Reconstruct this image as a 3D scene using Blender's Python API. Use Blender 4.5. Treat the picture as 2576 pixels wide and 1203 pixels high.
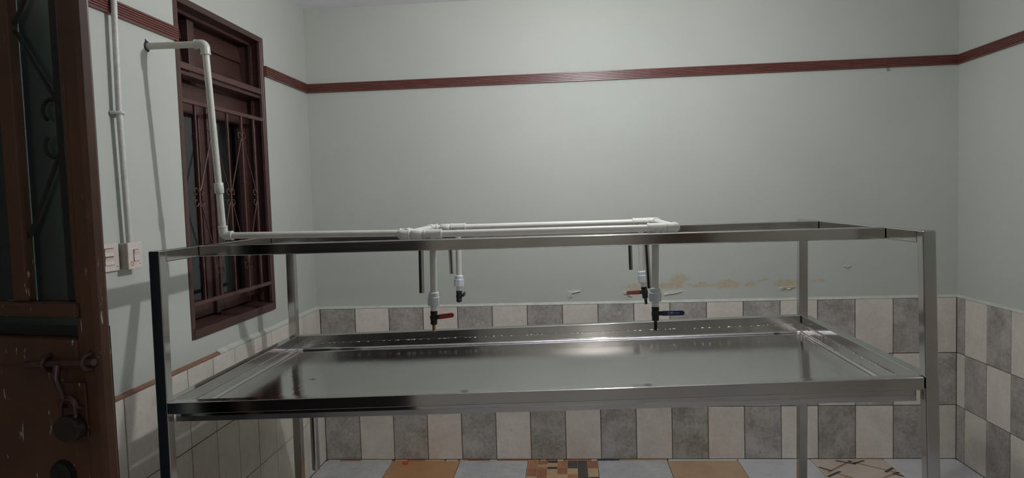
import bpy, bmesh, math, random
from mathutils import Vector, Matrix, Quaternion
random.seed(7)
PI = math.pi
for o in list(bpy.data.objects):
    bpy.data.objects.remove(o, do_unlink=True)
S = bpy.context.scene
COL = S.collection

# ------------------------------------------------------------------ camera, world, exposure
F_PX, PITCH, YAW, ROLL = 1755.864, 0.0575, 0.08, -0.0315
CX, CH = 1.4672, 1.4992
cam_d = bpy.data.cameras.new('camera')
cam_d.sensor_fit = 'HORIZONTAL'
cam_d.sensor_width = 36.0
cam_d.lens = F_PX / 2576.0 * 36.0
cam_d.clip_start = 0.02
cam = bpy.data.objects.new('camera', cam_d)
COL.objects.link(cam)
fx = Vector((math.cos(YAW), math.sin(YAW), 0))
fw = Vector((-math.sin(YAW) * math.cos(PITCH), math.cos(YAW) * math.cos(PITCH), -math.sin(PITCH)))
up = fx.cross(fw)
rt = fx * math.cos(ROLL) + up * math.sin(ROLL)
upr = -fx * math.sin(ROLL) + up * math.cos(ROLL)
M = Matrix((rt, upr, -fw)).transposed().to_4x4()
M.translation = Vector((CX, 0, CH))
cam.matrix_world = M
S.camera = cam

world = bpy.data.worlds.new('night')
S.world = world
world.use_nodes = True
world.node_tree.nodes['Background'].inputs[0].default_value = (0.35, 0.5, 0.62, 1)
world.node_tree.nodes['Background'].inputs[1].default_value = 0.012

S.view_settings.view_transform = 'Standard'
S.view_settings.look = 'None'
S.view_settings.gamma = 1.0
S.view_settings.use_curve_mapping = False
S.view_settings.exposure = 0.0
S.cycles.use_denoising = True
S.cycles.max_bounces = 10
S.cycles.sample_clamp_indirect = 4.0

LAMP_STRENGTH = 1080.0       # emission of the bulb over the table
REAR_STRENGTH = 580.0        # emission of the weaker bulb behind the camera

# ------------------------------------------------------------------ room measures (metres)
W, D, H = 3.565, 3.937, 2.61         # left wall x=0, right wall x=W, back wall y=D
YF = -3.90                           # inner face of the front wall, behind the camera
T1, T2, T3 = 0.2998, 0.5889, 0.893   # tile courses

# ------------------------------------------------------------------ material helpers
MATS = {}
def newmat(name):
    m = bpy.data.materials.new(name)
    m.use_nodes = True
    nt = m.node_tree
    return m, nt, nt.nodes['Principled BSDF']

def N(nt, t, **kw):
    n = nt.nodes.new(t)
    for k, v in kw.items():
        setattr(n, k, v)
    return n

def noise(nt, vec, scale, detail=4, rough=0.55):
    n = N(nt, 'ShaderNodeTexNoise')
    n.inputs['Scale'].default_value = scale
    n.inputs['Detail'].default_value = detail
    n.inputs['Roughness'].default_value = rough
    if vec is not None:
        nt.links.new(vec, n.inputs['Vector'])
    return n.outputs['Fac']

def ramp(nt, fac, stops):
    r = N(nt, 'ShaderNodeValToRGB')
    els = r.color_ramp.elements
    while len(els) < len(stops):
        els.new(0.5)
    for e, (p, c) in zip(els, stops):
        e.position = p
        e.color = (*c, 1) if len(c) == 3 else c
    nt.links.new(fac, r.inputs['Fac'])
    return r.outputs['Color']

def maprange(nt, v, a, b, c=0.0, d=1.0):
    n = N(nt, 'ShaderNodeMapRange')
    n.inputs['From Min'].default_value = a
    n.inputs['From Max'].default_value = b
    n.inputs['To Min'].default_value = c
    n.inputs['To Max'].default_value = d
    nt.links.new(v, n.inputs['Value'])
    return n.outputs['Result']

def mix(nt, fac, a, b):
    n = N(nt, 'ShaderNodeMix', data_type='RGBA')
    for idx, v in ((0, fac), (6, a), (7, b)):
        if isinstance(v, (int, float)):
            n.inputs[idx].default_value = v
        elif isinstance(v, tuple):
            n.inputs[idx].default_value = (*v, 1)
        else:
            nt.links.new(v, n.inputs[idx])
    return n.outputs[2]

def math_n(nt, op, a, b=None):
    n = N(nt, 'ShaderNodeMath', operation=op)
    for i, v in enumerate((a, b)):
        if v is None: continue
        if isinstance(v, (int, float)): n.inputs[i].default_value = v
        else: nt.links.new(v, n.inputs[i])
    return n.outputs[0]

def bump(nt, p, h, strength=0.2, dist=0.002):
    b = N(nt, 'ShaderNodeBump')
    b.inputs['Strength'].default_value = strength
    b.inputs['Distance'].default_value = dist
    nt.links.new(h, b.inputs['Height'])
    nt.links.new(b.outputs['Normal'], p.inputs['Normal'])

def worldpos(nt):
    return N(nt, 'ShaderNodeNewGeometry').outputs['Position']

def objpos(nt):
    return N(nt, 'ShaderNodeTexCoord').outputs['Object']

def scaled(nt, vec, s):
    n = N(nt, 'ShaderNodeVectorMath', operation='MULTIPLY')
    nt.links.new(vec, n.inputs[0])
    n.inputs[1].default_value = s
    return n.outputs[0]

def rand_offset(nt, vec):
    oi = N(nt, 'ShaderNodeObjectInfo')
    m = math_n(nt, 'MULTIPLY', oi.outputs['Random'], 37.0)
    n = N(nt, 'ShaderNodeVectorMath', operation='ADD')
    nt.links.new(vec, n.inputs[0])
    nt.links.new(m, n.inputs[1])
    return n.outputs[0], oi.outputs['Random']

def plain(name, col, rough=0.5, metal=0.0, var=0.12, scale=30.0, bump_s=0.0, spec=0.5):
    """A single-colour procedural material with fine mottling."""
    m, nt, p = newmat(name)
    pos = objpos(nt)
    f = noise(nt, pos, scale)
    lo = tuple(c * (1 - var) for c in col)
    hi = tuple(min(1, c * (1 + var)) for c in col)
    c = ramp(nt, f, [(0.3, lo), (0.7, hi)])
    nt.links.new(c, p.inputs['Base Color'])
    p.inputs['Roughness'].default_value = rough
    p.inputs['Metallic'].default_value = metal
    p.inputs['Specular IOR Level'].default_value = spec
    if bump_s:
        bump(nt, p, noise(nt, pos, scale * 6), bump_s, 0.001)
    MATS[name] = m
    return m

# ------------------------------------------------------------------ materials
def mat_wall(name, stains=False):
    m, nt, p = newmat(name)
    pos = worldpos(nt)
    f = noise(nt, pos, 1.3, 5)
    base = ramp(nt, f, [(0.3, (0.465, 0.487, 0.437)), (0.7, (0.515, 0.535, 0.482))])
    spk = maprange(nt, noise(nt, pos, 160, 2), 0.70, 0.74)
    base = mix(nt, math_n(nt, 'MULTIPLY', spk, 0.10), base, (0.25, 0.25, 0.2))
    h = math_n(nt, 'ADD', math_n(nt, 'MULTIPLY', noise(nt, pos, 9, 6), 1.0), math_n(nt, 'MULTIPLY', noise(nt, pos, 120, 3), 0.12))
    if stains:
        # damp stains and peeled paint, each with an outline of its own on the back wall
        dis = N(nt, 'ShaderNodeTexNoise')
        dis.inputs['Scale'].default_value = 26
        dis.inputs['Detail'].default_value = 6
        dis.inputs['Roughness'].default_value = 0.7
        nt.links.new(pos, dis.inputs['Vector'])
        dsub = N(nt, 'ShaderNodeVectorMath', operation='SUBTRACT')
        nt.links.new(dis.outputs['Color'], dsub.inputs[0]); dsub.inputs[1].default_value = (0.5, 0.5, 0.5)
        dm = N(nt, 'ShaderNodeVectorMath', operation='MULTIPLY')
        nt.links.new(dsub.outputs[0], dm.inputs[0]); dm.inputs[1].default_value = (0.10, 0, 0.075)
        wp = N(nt, 'ShaderNodeVectorMath', operation='ADD')
        nt.links.new(pos, wp.inputs[0]); nt.links.new(dm.outputs[0], wp.inputs[1])
        def blobs(lst):
            cur = None
            for (x, z, rx, rz) in lst:
                s = N(nt, 'ShaderNodeVectorMath', operation='SUBTRACT')
                nt.links.new(wp.outputs[0], s.inputs[0]); s.inputs[1].default_value = (x, D, z)
                q = N(nt, 'ShaderNodeVectorMath', operation='MULTIPLY')
                nt.links.new(s.outputs[0], q.inputs[0]); q.inputs[1].default_value = (1 / rx, 0, 1 / rz)
                l = N(nt, 'ShaderNodeVectorMath', operation='LENGTH')
                nt.links.new(q.outputs[0], l.inputs[0])
                cur = l.outputs['Value'] if cur is None else math_n(nt, 'MINIMUM', cur, l.outputs['Value'])
            return cur
        tan = blobs([(2.03, 0.984, 0.075, 0.022), (2.08, 1.022, 0.045, 0.03), (1.826, 0.98, 0.05, 0.017), (2.2, 0.985, 0.085, 0.012), (2.348, 0.989, 0.078, 0.024),
                     (2.47, 0.985, 0.032, 0.013), (2.543, 1.006, 0.035, 0.008), (2.658, 0.985, 0.068, 0.026), (2.831, 0.995, 0.048, 0.012)])
        wht = blobs([(1.467, 0.947, 0.018, 0.022), (1.507, 0.97, 0.036, 0.006), (2.047, 0.947, 0.065, 0.013), (2.666, 0.952, 0.045, 0.010),
                     (1.81, 0.93, 0.036, 0.016), (2.99, 1.072, 0.016, 0.005)])
        tm = maprange(nt, tan, 1.05, 0.75)
        tcol = ramp(nt, noise(nt, pos, 55, 5), [(0.35, (0.45, 0.36, 0.21)), (0.65, (0.50, 0.45, 0.33))])
        base = mix(nt, math_n(nt, 'MULTIPLY', tm, 0.8), base, tcol)
        wm = maprange(nt, wht, 1.0, 0.85)
        base = mix(nt, math_n(nt, 'MULTIPLY', wm, 0.6), base, (0.60, 0.58, 0.51))
        h = math_n(nt, 'ADD', h, math_n(nt, 'MULTIPLY', wm, 1.6))
        h = math_n(nt, 'SUBTRACT', h, math_n(nt, 'MULTIPLY', tm, 0.5))
        # scuffed flaking band above the wooden trim
        fl = math_n(nt, 'MULTIPLY', maprange(nt, noise(nt, pos, 48, 6, 0.75), 0.60, 0.70),
                    maprange(nt, blobs([(1.62, 2.27, 0.42, 0.11)]), 1.0, 0.3))
        base = mix(nt, math_n(nt, 'MULTIPLY', fl, 0.25), base, (0.33, 0.36, 0.33))
        h = math_n(nt, 'SUBTRACT', h, math_n(nt, 'MULTIPLY', fl, 0.6))
    nt.links.new(base, p.inputs['Base Color'])
    p.inputs['Roughness'].default_value = 0.62
    p.inputs['Specular IOR Level'].default_value = 0.35
    bump(nt, p, h, 0.35, 0.004)
    MATS[name] = m
mat_wall('wall_paint')
mat_wall('wall_paint_stained', True)
plain('ceiling_paint', (0.88, 0.86, 0.92), 0.7, var=0.05, scale=6)
plain('plaster_cap', (0.50, 0.52, 0.45), 0.6, var=0.1, scale=25, bump_s=0.3)
plain('brown_edge', (0.21, 0.105, 0.065), 0.5, var=0.2, scale=40)
plain('grout', (0.10, 0.085, 0.07), 0.8, var=0.3, scale=60)
plain('concrete', (0.30, 0.29, 0.27), 0.7, var=0.15, scale=8)

def mat_tile(name, lo, hi, streak=None, rough=0.32):
    m, nt, p = newmat(name)
    v, rnd = rand_offset(nt, worldpos(nt))
    f = math_n(nt, 'ADD', math_n(nt, 'MULTIPLY', noise(nt, v, 9, 8, 0.65), 0.6), math_n(nt, 'MULTIPLY', noise(nt, v, 60, 5, 0.7), 0.4))
    c = ramp(nt, f, [(0.38, lo), (0.60, hi)])
    if streak:
        sv = noise(nt, v, 14, 9, 0.72)
        c = mix(nt, math_n(nt, 'MULTIPLY', maprange(nt, sv, 0.60, 0.70), 0.55), c, streak)
    hs = N(nt, 'ShaderNodeHueSaturation')
    nt.links.new(c, hs.inputs['Color'])
    nt.links.new(maprange(nt, rnd, 0, 1, 0.93, 1.06), hs.inputs['Value'])
    nt.links.new(hs.outputs[0], p.inputs['Base Color'])
    p.inputs['Roughness'].default_value = rough
    bump(nt, p, f, 0.08, 0.001)
    MATS[name] = m
mat_tile('tile_grey', (0.245, 0.228, 0.20), (0.49, 0.47, 0.43), (0.62, 0.60, 0.56))
mat_tile('tile_cream', (0.62, 0.57, 0.50), (0.75, 0.70, 0.625), (0.56, 0.49, 0.41))
mat_tile('floor_marble', (0.40, 0.41, 0.41), (0.52, 0.525, 0.52), (0.33, 0.32, 0.30), 0.25)
mat_tile('floor_white', (0.57, 0.575, 0.59), (0.65, 0.655, 0.67), (0.50, 0.50, 0.52), 0.22)
mat_tile('floor_orange', (0.40, 0.20, 0.085), (0.48, 0.25, 0.11), None, 0.3)
mat_tile('floor_tan', (0.42, 0.28, 0.16), (0.50, 0.34, 0.21), None, 0.3)
mat_tile('lattice_brown', (0.27, 0.165, 0.095), (0.37, 0.235, 0.145), None, 0.3)
mat_tile('floor_cream', (0.55, 0.47, 0.38), (0.62, 0.54, 0.45), None, 0.25)

def mat_wood(name, lo, hi, axis=(3, 40, 40), rough=0.5):
    m, nt, p = newmat(name)
    v = scaled(nt, worldpos(nt), axis)
    f = noise(nt, v, 1.0, 6, 0.65)
    c = ramp(nt, f, [(0.3, lo), (0.7, hi)])
    nt.links.new(c, p.inputs['Base Color'])
    p.inputs['Roughness'].default_value = rough
    bump(nt, p, f, 0.15, 0.001)
    MATS[name] = m
mat_wood('parquet_light', (0.40, 0.27, 0.14), (0.55, 0.40, 0.23), (12, 60, 60))
mat_wood('parquet_orange', (0.33, 0.15, 0.06), (0.45, 0.22, 0.10), (60, 12, 60))
mat_wood('parquet_red', (0.25, 0.10, 0.05), (0.36, 0.16, 0.08), (12, 60, 60))
mat_wood('parquet_dark', (0.045, 0.04, 0.036), (0.08, 0.07, 0.062), (30, 30, 60))

def mat_trim(name, lo, hi, rough):
    m, nt, p = newmat(name)
    pos = worldpos(nt)
    f = noise(nt, scaled(nt, pos, (8, 8, 120)), 1.0, 5)
    c = ramp(nt, f, [(0.3, lo), (0.7, hi)])
    chip = maprange(nt, noise(nt, pos, 70, 5, 0.7), 0.69, 0.72)
    c = mix(nt, math_n(nt, 'MULTIPLY', chip, 0.6), c, (0.42, 0.38, 0.33))
    nt.links.new(c, p.inputs['Base Color'])
    p.inputs['Roughness'].default_value = rough
    bump(nt, p, noise(nt, pos, 90, 4), 0.2, 0.001)
    MATS[name] = m
mat_trim('trim_red', (0.105, 0.034, 0.028), (0.165, 0.055, 0.044), 0.36)
mat_trim('window_brown', (0.050, 0.022, 0.018), (0.074, 0.033, 0.027), 0.42)

def mat_door(name):
    m, nt, p = newmat(name)
    pos = worldpos(nt)
    c = ramp(nt, noise(nt, pos, 6, 5), [(0.3, (0.064, 0.028, 0.0155)), (0.7, (0.098, 0.043, 0.024))])
    # white paint splashes, running diagonally
    st = N(nt, 'ShaderNodeMapping')
    st.inputs['Rotation'].default_value = (0, 0.6, 0)
    st.inputs['Scale'].default_value = (90, 90, 22)
    nt.links.new(pos, st.inputs['Vector'])
    chip = maprange(nt, noise(nt, st.outputs[0], 1.0, 3, 0.6), 0.675, 0.715)
    low = N(nt, 'ShaderNodeSeparateXYZ'); nt.links.new(pos, low.inputs[0])
    chip = math_n(nt, 'MULTIPLY', chip, maprange(nt, low.outputs['Z'], 1.5, 1.3, 0.1, 1))
    c = mix(nt, chip, c, (0.55, 0.52, 0.47))
    nt.links.new(c, p.inputs['Base Color'])
    p.inputs['Roughness'].default_value = 0.45
    p.inputs['Specular IOR Level'].default_value = 0.35
    bump(nt, p, noise(nt, pos, 40, 4), 0.12, 0.001)
    MATS[name] = m
mat_door('door_paint')

def mat_steel(name, axis, rough=0.2, wave=0.0, col=(0.60, 0.585, 0.57), tint=0.06, dirt=0.0, stripe=0.10, wscale=(7, 2.2, 3)):
    """Brushed stainless: fine lines along one axis widen reflections across it."""
    m, nt, p = newmat(name)
    pos = worldpos(nt)
    sc = [420, 420, 420]
    sc[axis] = 3
    br = noise(nt, scaled(nt, pos, tuple(sc)), 1.0, 3)
    big = noise(nt, pos, 3.2, 3)
    c = ramp(nt, big, [(0.3, tuple(v * (1 - tint) for v in col)), (0.7, tuple(v * (1 + tint) for v in col))])
    r = maprange(nt, noise(nt, scaled(nt, pos, (5, 5, 5)), 1.0, 6), 0.3, 0.7, rough * 0.8, rough * 1.3)
    if dirt:
        spk = maprange(nt, noise(nt, pos, 150, 2, 0.6), 0.70, 0.74)
        zone = maprange(nt, noise(nt, pos, 4, 3), 0.42, 0.6)
        spk = math_n(nt, 'MULTIPLY', spk, zone)
        c = mix(nt, math_n(nt, 'MULTIPLY', spk, dirt), c, (0.75, 0.73, 0.68))
        nt.links.new(math_n(nt, 'SUBTRACT', 1.0, math_n(nt, 'MULTIPLY', spk, dirt)), p.inputs['Metallic'])
    else:
        p.inputs['Metallic'].default_value = 1.0
    nt.links.new(c, p.inputs['Base Color'])
    nt.links.new(r, p.inputs['Roughness'])
    h = math_n(nt, 'MULTIPLY', br, 0.0012 * stripe / 0.1)
    if wave:
        h = math_n(nt, 'ADD', h, math_n(nt, 'MULTIPLY', noise(nt, scaled(nt, pos, wscale), 1.0, 2), wave))
    b = N(nt, 'ShaderNodeBump')
    b.inputs['Strength'].default_value = 1.0
    b.inputs['Distance'].default_value = 0.1
    nt.links.new(h, b.inputs['Height'])
    nt.links.new(b.outputs['Normal'], p.inputs['Normal'])
    MATS[name] = m
mat_steel('steel_x', 0, 0.12, stripe=0.075)
mat_steel('steel_y', 1, 0.10, stripe=0.016)
mat_steel('steel_z', 2, 0.12, stripe=0.012)
mat_steel('steel_sheet', 0, 0.085, wave=0.0025, stripe=0.08, dirt=0.7, col=(0.66, 0.65, 0.645))
mat_steel('steel_side', 0, 0.075, wave=0.0025, col=(0.66, 0.65, 0.64), stripe=0.11)
mat_steel('steel_dull', 0, 0.42, col=(0.55, 0.55, 0.575))
mat_steel('steel_ground', 1, 0.16, wave=0.03, wscale=(9, 24, 16), col=(0.66, 0.64, 0.62), stripe=0.08)
mat_steel('weld', 0, 0.2, wave=0.05, col=(0.72, 0.71, 0.70))

plain('pvc', (0.57, 0.56, 0.50), 0.35, var=0.06, scale=20)
plain('pvc_fitting', (0.55, 0.55, 0.50), 0.33, var=0.05, scale=25)
plain('pvc_grey', (0.56, 0.60, 0.61), 0.35, var=0.05, scale=25)
plain('ptfe_tape', (0.72, 0.70, 0.66), 0.6, var=0.15, scale=90)
plain('valve_black', (0.022, 0.021, 0.022), 0.4, metal=0.35, var=0.3, scale=80)
plain('brass', (0.42, 0.27, 0.12), 0.35, metal=1.0, var=0.2, scale=80)
plain('lever_red', (0.30, 0.035, 0.022), 0.4, var=0.12, scale=60)
plain('lever_redbrown', (0.19, 0.045, 0.03), 0.42, var=0.2, scale=60)
plain('lever_blue', (0.012, 0.018, 0.09), 0.38, var=0.15, scale=60)
plain('print_white', (0.6, 0.62, 0.7), 0.5, var=0.05)
plain('conduit_plastic', (0.60, 0.59, 0.56), 0.4, var=0.12, scale=60)
plain('clip_plastic', (0.66, 0.65, 0.62), 0.35, var=0.08)
plain('clip_nail', (0.05, 0.03, 0.025), 0.5, metal=0.6)
plain('switch_plate', (0.66, 0.58, 0.51), 0.4, var=0.1, scale=50)
plain('switch_box', (0.46, 0.46, 0.37), 0.45, var=0.15, scale=50)
plain('switch_gap', (0.06, 0.045, 0.04), 0.6)
plain('mark_red', (0.62, 0.08, 0.10), 0.5)
plain('iron_dark', (0.010, 0.008, 0.008), 0.42, metal=0.2, var=0.3, scale=50)
plain('padlock_brown', (0.026, 0.014, 0.013), 0.4, metal=0.2, var=0.3, scale=50)
plain('iron_brown', (0.066, 0.033, 0.031), 0.4, metal=0.25, var=0.3, scale=50)
plain('grille_brown', (0.085, 0.038, 0.032), 0.45, var=0.25, scale=60)
plain('cap_orange', (0.62, 0.09, 0.02), 0.4)
plain('hole_dark', (0.012, 0.010, 0.009), 0.8)
plain('lamp_socket', (0.7, 0.7, 0.68), 0.4)
plain('cord_black', (0.02, 0.02, 0.02), 0.5)

def mat_glass(name, col, rough):
    m, nt, p = newmat(name)
    f = noise(nt, worldpos(nt), 40, 3)
    c = ramp(nt, f, [(0.3, tuple(v * 0.95 for v in col)), (0.7, col)])
    nt.links.new(c, p.inputs['Base Color'])
    p.inputs['Roughness'].default_value = rough
    p.inputs['Transmission Weight'].default_value = 1.0
    p.inputs['IOR'].default_value = 1.46
    MATS[name] = m
mat_glass('window_glass', (0.85, 0.9, 0.9), 0.03)
mat_glass('door_glass', (0.16, 0.225, 0.22), 0.22)

def mat_emit(name, col, strength):
    m, nt, p = newmat(name)
    e = N(nt, 'ShaderNodeEmission')
    e.inputs[0].default_value = (*col, 1)
    e.inputs[1].default_value = strength
    nt.links.new(e.outputs[0], nt.nodes['Material Output'].inputs['Surface'])
    MATS[name] = m
mat_emit('bulb_glow', (0.955, 0.975, 1.0), LAMP_STRENGTH)
mat_emit('bulb_glow_rear', (1.0, 0.96, 0.90), REAR_STRENGTH)

# ------------------------------------------------------------------ geometry helpers
ORIGIN = {}
class MB:
    """Collects shapes in world coordinates and links them as ONE mesh object."""
    def __init__(self):
        self.bm = bmesh.new()
        self.mi = 0
        self.mats = []
        self.flat = False
    def mat(self, name):
        if name not in self.mats:
            self.mats.append(name)
        self.mi = self.mats.index(name)
        return self
    def _tagfaces(self, before):
        for f in self.bm.faces:
            if f not in before:
                f.material_index = self.mi
    def hexa(self, pts, bevel=0.0, seg=1):
        """pts: 4 bottom + 4 top corners, both counter-clockwise."""
        before = set(self.bm.faces)
        self.flat = True
        v = [self.bm.verts.new(p) for p in pts]
        fs = [self.bm.faces.new([v[i] for i in q]) for q in ((3, 2, 1, 0), (4, 5, 6, 7), (0, 1, 5, 4), (1, 2, 6, 5), (2, 3, 7, 6), (3, 0, 4, 7))]
        if bevel:
            es = list({e for f in fs for e in f.edges})
            bmesh.ops.bevel(self.bm, geom=es, offset=bevel, segments=seg, affect='EDGES', profile=0.5)
        self._tagfaces(before)
        return self
    def box(self, x0, x1, y0, y1, z0, z1, bevel=0.0, seg=1):
        return self.hexa([(x0, y0, z0), (x1, y0, z0), (x1, y1, z0), (x0, y1, z0), (x0, y0, z1), (x1, y0, z1), (x1, y1, z1), (x0, y1, z1)], bevel, seg)
    def sweep(self, pts, r, seg=12, closed=False, caps=True):
        before = set(self.bm.faces)
        pts = [Vector(p) for p in pts]
        n = len(pts)
        rs = r if isinstance(r, (list, tuple)) else [r] * n
        rings = []
        prev = None
        for i, p in enumerate(pts):
            if closed:
                t = (pts[(i + 1) % n] - pts[i - 1]).normalized()
            elif i == 0: t = (pts[1] - pts[0]).normalized()
            elif i == n - 1: t = (pts[-1] - pts[-2]).normalized()
            else:
                t = ((pts[i + 1] - p).normalized() + (p - pts[i - 1]).normalized())
                t = t.normalized() if t.length > 1e-6 else (pts[i + 1] - p).normalized()
            if prev is None:
                a = Vector((0, 0, 1)) if abs(t.z) < 0.9 else Vector((1, 0, 0))
                nrm = (a - t * a.dot(t)).normalized()
            else:
                nrm = prev - t * prev.dot(t)
                nrm = nrm.normalized() if nrm.length > 1e-6 else prev
            prev = nrm
            b = t.cross(nrm)
            rings.append([self.bm.verts.new(p + (nrm * math.cos(2 * PI * k / seg) + b * math.sin(2 * PI * k / seg)) * rs[i]) for k in range(seg)])
        m = n if closed else n - 1
        for i in range(m):
            a, c = rings[i], rings[(i + 1) % n]
            for k in range(seg):
                self.bm.faces.new((a[k], a[(k + 1) % seg], c[(k + 1) % seg], c[k]))
        if caps and not closed:
            self.bm.faces.new(list(reversed(rings[0])))
            self.bm.faces.new(rings[-1])
        self._tagfaces(before)
        return self
    def tube(self, a, b, r, seg=16):
        return self.sweep([a, b], r, seg)
    def lathe(self, base, axis, prof, seg=20):
        """prof: list of (distance along axis, radius)."""
        base, axis = Vector(base), Vector(axis).normalized()
        before = set(self.bm.faces)
        a = Vector((0, 0, 1)) if abs(axis.z) < 0.9 else Vector((1, 0, 0))
        n = (a - axis * a.dot(axis)).normalized()
        b = axis.cross(n)
        rings = []
        for d, r in prof:
            r = max(r, 1e-5)
            rings.append([self.bm.verts.new(base + axis * d + (n * math.cos(2 * PI * k / seg) + b * math.sin(2 * PI * k / seg)) * r) for k in range(seg)])
        for i in range(len(rings) - 1):
            for k in range(seg):
                self.bm.faces.new((rings[i][k], rings[i][(k + 1) % seg], rings[i + 1][(k + 1) % seg], rings[i + 1][k]))
        self.bm.faces.new(list(reversed(rings[0])))
        self.bm.faces.new(rings[-1])
        self._tagfaces(before)
        return self
    def prism(self, poly, vec, bevel=0.0, seg=1):
        """Extrudes a planar polygon (3-D points) by vec."""
        before = set(self.bm.faces)
        self.flat = True
        vec = Vector(vec)
        a = [self.bm.verts.new(p) for p in poly]
        b = [self.bm.verts.new(Vector(p) + vec) for p in poly]
        n = len(a)
        fs = [self.bm.faces.new(list(reversed(a))), self.bm.faces.new(b)]
        for i in range(n):
            fs.append(self.bm.faces.new((a[i], a[(i + 1) % n], b[(i + 1) % n], b[i])))
        if bevel:
            es = list({e for f in fs[:2] for e in f.edges})
            bmesh.ops.bevel(self.bm, geom=es, offset=bevel, segments=seg, affect='EDGES', profile=0.5)
        self._tagfaces(before)
        return self
    def quad(self, pts):
        f = self.bm.faces.new([self.bm.verts.new(p) for p in pts])
        f.material_index = self.mi
        return self
    def build(self, name, mat=None, parent=None, origin=None, smooth=True, harden=False):
        if mat:
            if self.mats: self.mats[0] = self.mats[0]
            else: self.mats = [mat]
        bmesh.ops.recalc_face_normals(self.bm, faces=self.bm.faces)
        xs = [v.co for v in self.bm.verts]
        if origin is None:
            mn = Vector((min(c.x for c in xs), min(c.y for c in xs), min(c.z for c in xs)))
            mx = Vector((max(c.x for c in xs), max(c.y for c in xs), max(c.z for c in xs)))
            origin = Vector(((mn.x + mx.x) / 2, (mn.y + mx.y) / 2, mn.z))
        origin = Vector(origin)
        for v in self.bm.verts:
            v.co -= origin
        me = bpy.data.meshes.new(name)
        self.bm.to_mesh(me)
        self.bm.free()
        for mname in self.mats:
            me.materials.append(MATS[mname])
        if smooth:
            me.shade_smooth()
            me.set_sharp_from_angle(angle=math.radians(180 if harden else 15 if self.flat else 58))
        if harden:
            # flat faces keep their own normal, the bevels blend between them
            best = {}
            for p in me.polygons:
                for v in p.vertices:
                    if v not in best or p.area > best[v][0]:
                        best[v] = (p.area, p.normal.copy())
            me.normals_split_custom_set([best[l.vertex_index][1] for l in me.loops])
        return place(name, me, origin, parent)

def place(name, me, origin, parent=None):
    o = bpy.data.objects.new(name, me)
    COL.objects.link(o)
    origin = Vector(origin)
    ORIGIN[o.name] = origin
    if parent is not None:
        o.parent = parent
        o.location = origin - ORIGIN[parent.name]
    else:
        o.location = origin
    return o

def empty(name, loc, label, cat, group=None):
    o = bpy.data.objects.new(name, None)
    COL.objects.link(o)
    o.location = loc
    o.empty_display_size = 0.1
    ORIGIN[o.name] = Vector(loc)
    return tag(o, label, cat, group)

def tag(o, label=None, cat=None, group=None, kind=None):
    if label: o['label'] = label
    if cat: o['category'] = cat
    if group: o['group'] = group
    if kind: o['kind'] = kind
    return o

def struct(o, label=None):
    o['kind'] = 'structure'
    if label: o['label'] = label
    return o

def arc(c, u, v, r, a0, a1, n=10):
    c, u, v = Vector(c), Vector(u), Vector(v)
    return [c + u * (r * math.cos(a0 + (a1 - a0) * i / n)) + v * (r * math.sin(a0 + (a1 - a0) * i / n)) for i in range(n + 1)]

# ------------------------------------------------------------------ room shell
floor = struct(MB().mat('grout').box(-0.25, W + 0.25, YF - 0.15, D + 0.2, -0.16, -0.008).build('floor', smooth=False))
struct(MB().mat('ceiling_paint').box(-0.25, W + 0.25, YF - 0.15, D + 0.2, H, H + 0.12).build('ceiling', smooth=False))
wall_back = struct(MB().mat('wall_paint_stained').box(-0.25, W + 0.25, D, D + 0.2, -0.16, H).build('wall_back', smooth=False))
WY0, WY1, WZ0, WZ1 = 2.580, 3.366, 0.987, 2.322       # window opening in the left wall
DY0, DY1, DZ = 1.165, 2.00, 2.12                      # doorway in the left wall, hidden behind its own open leaf
b = MB().mat('wall_paint')
b.box(-0.25, 0, YF, DY0, -0.16, H); b.box(-0.25, 0, DY1, WY0, -0.16, H); b.box(-0.25, 0, DY0, DY1, DZ, H); b.box(-0.25, 0, DY0, DY1, -0.16, -0.008)
b.box(-0.25, 0, WY1, D, -0.16, H)
b.box(-0.25, 0, WY0, WY1, -0.16, WZ0); b.box(-0.25, 0, WY0, WY1, WZ1, H)
wall_left = struct(b.build('wall_left', smooth=False))
wall_right = struct(MB().mat('wall_paint').box(W, W + 0.25, YF, D, -0.16, H).build('wall_right', smooth=False))
wall_front = struct(MB().mat('wall_paint').box(-0.25, W + 0.25, YF - 0.15, YF, -0.16, H).build('wall_front', smooth=False))
MB().mat('concrete').box(-1.2, -0.25, 0.9, 2.3, -0.16, -0.02).build('door_step', parent=floor, smooth=False)
MB().mat('concrete').box(-0.25, 0.016, DY0, DY1, -0.008, 0.0).build('door_threshold', parent=floor, smooth=False)

# ---- wall tiles: each tile a piece with its own bevelled edges
_tile_cache = {}
def tile(axis, a0, a1, z0, z1, face, th, matname, parent, sign=1):
    """axis 'x': tile on the back wall; 'y': tile on a side wall. Shares mesh data between alike tiles."""
    g = 0.0021
    w, h = round(a1 - a0 - 2 * g, 3), round(z1 - z0 - 2 * g, 3)
    if w < 0.006: return
    key = (axis, w, h, th, matname, sign)
    ca, cz = (a0 + a1) / 2, z0 + g
    jit = random.uniform(-0.0006, 0.0006)
    org = Vector((ca, face + jit, cz)) if axis == 'x' else Vector((face + jit, ca, cz))
    if key not in _tile_cache:
        m = MB().mat(matname)
        t0, t1 = (0, th * sign) if sign > 0 else (th * sign, 0)
        if axis == 'x': m.box(-w / 2, w / 2, t0, t1, 0, h, 0.0012)
        else: m.box(t0, t1, -w / 2, w / 2, 0, h, 0.0012)
        o = m.build('wall_tile', parent=None, origin=(0, 0, 0), smooth=False)
        _tile_cache[key] = o.data
        bpy.data.objects.remove(o, do_unlink=True)
    return place('wall_tile', _tile_cache[key], org, parent)
courses = [(0, T1), (T1, T2), (T2, T3)]
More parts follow.
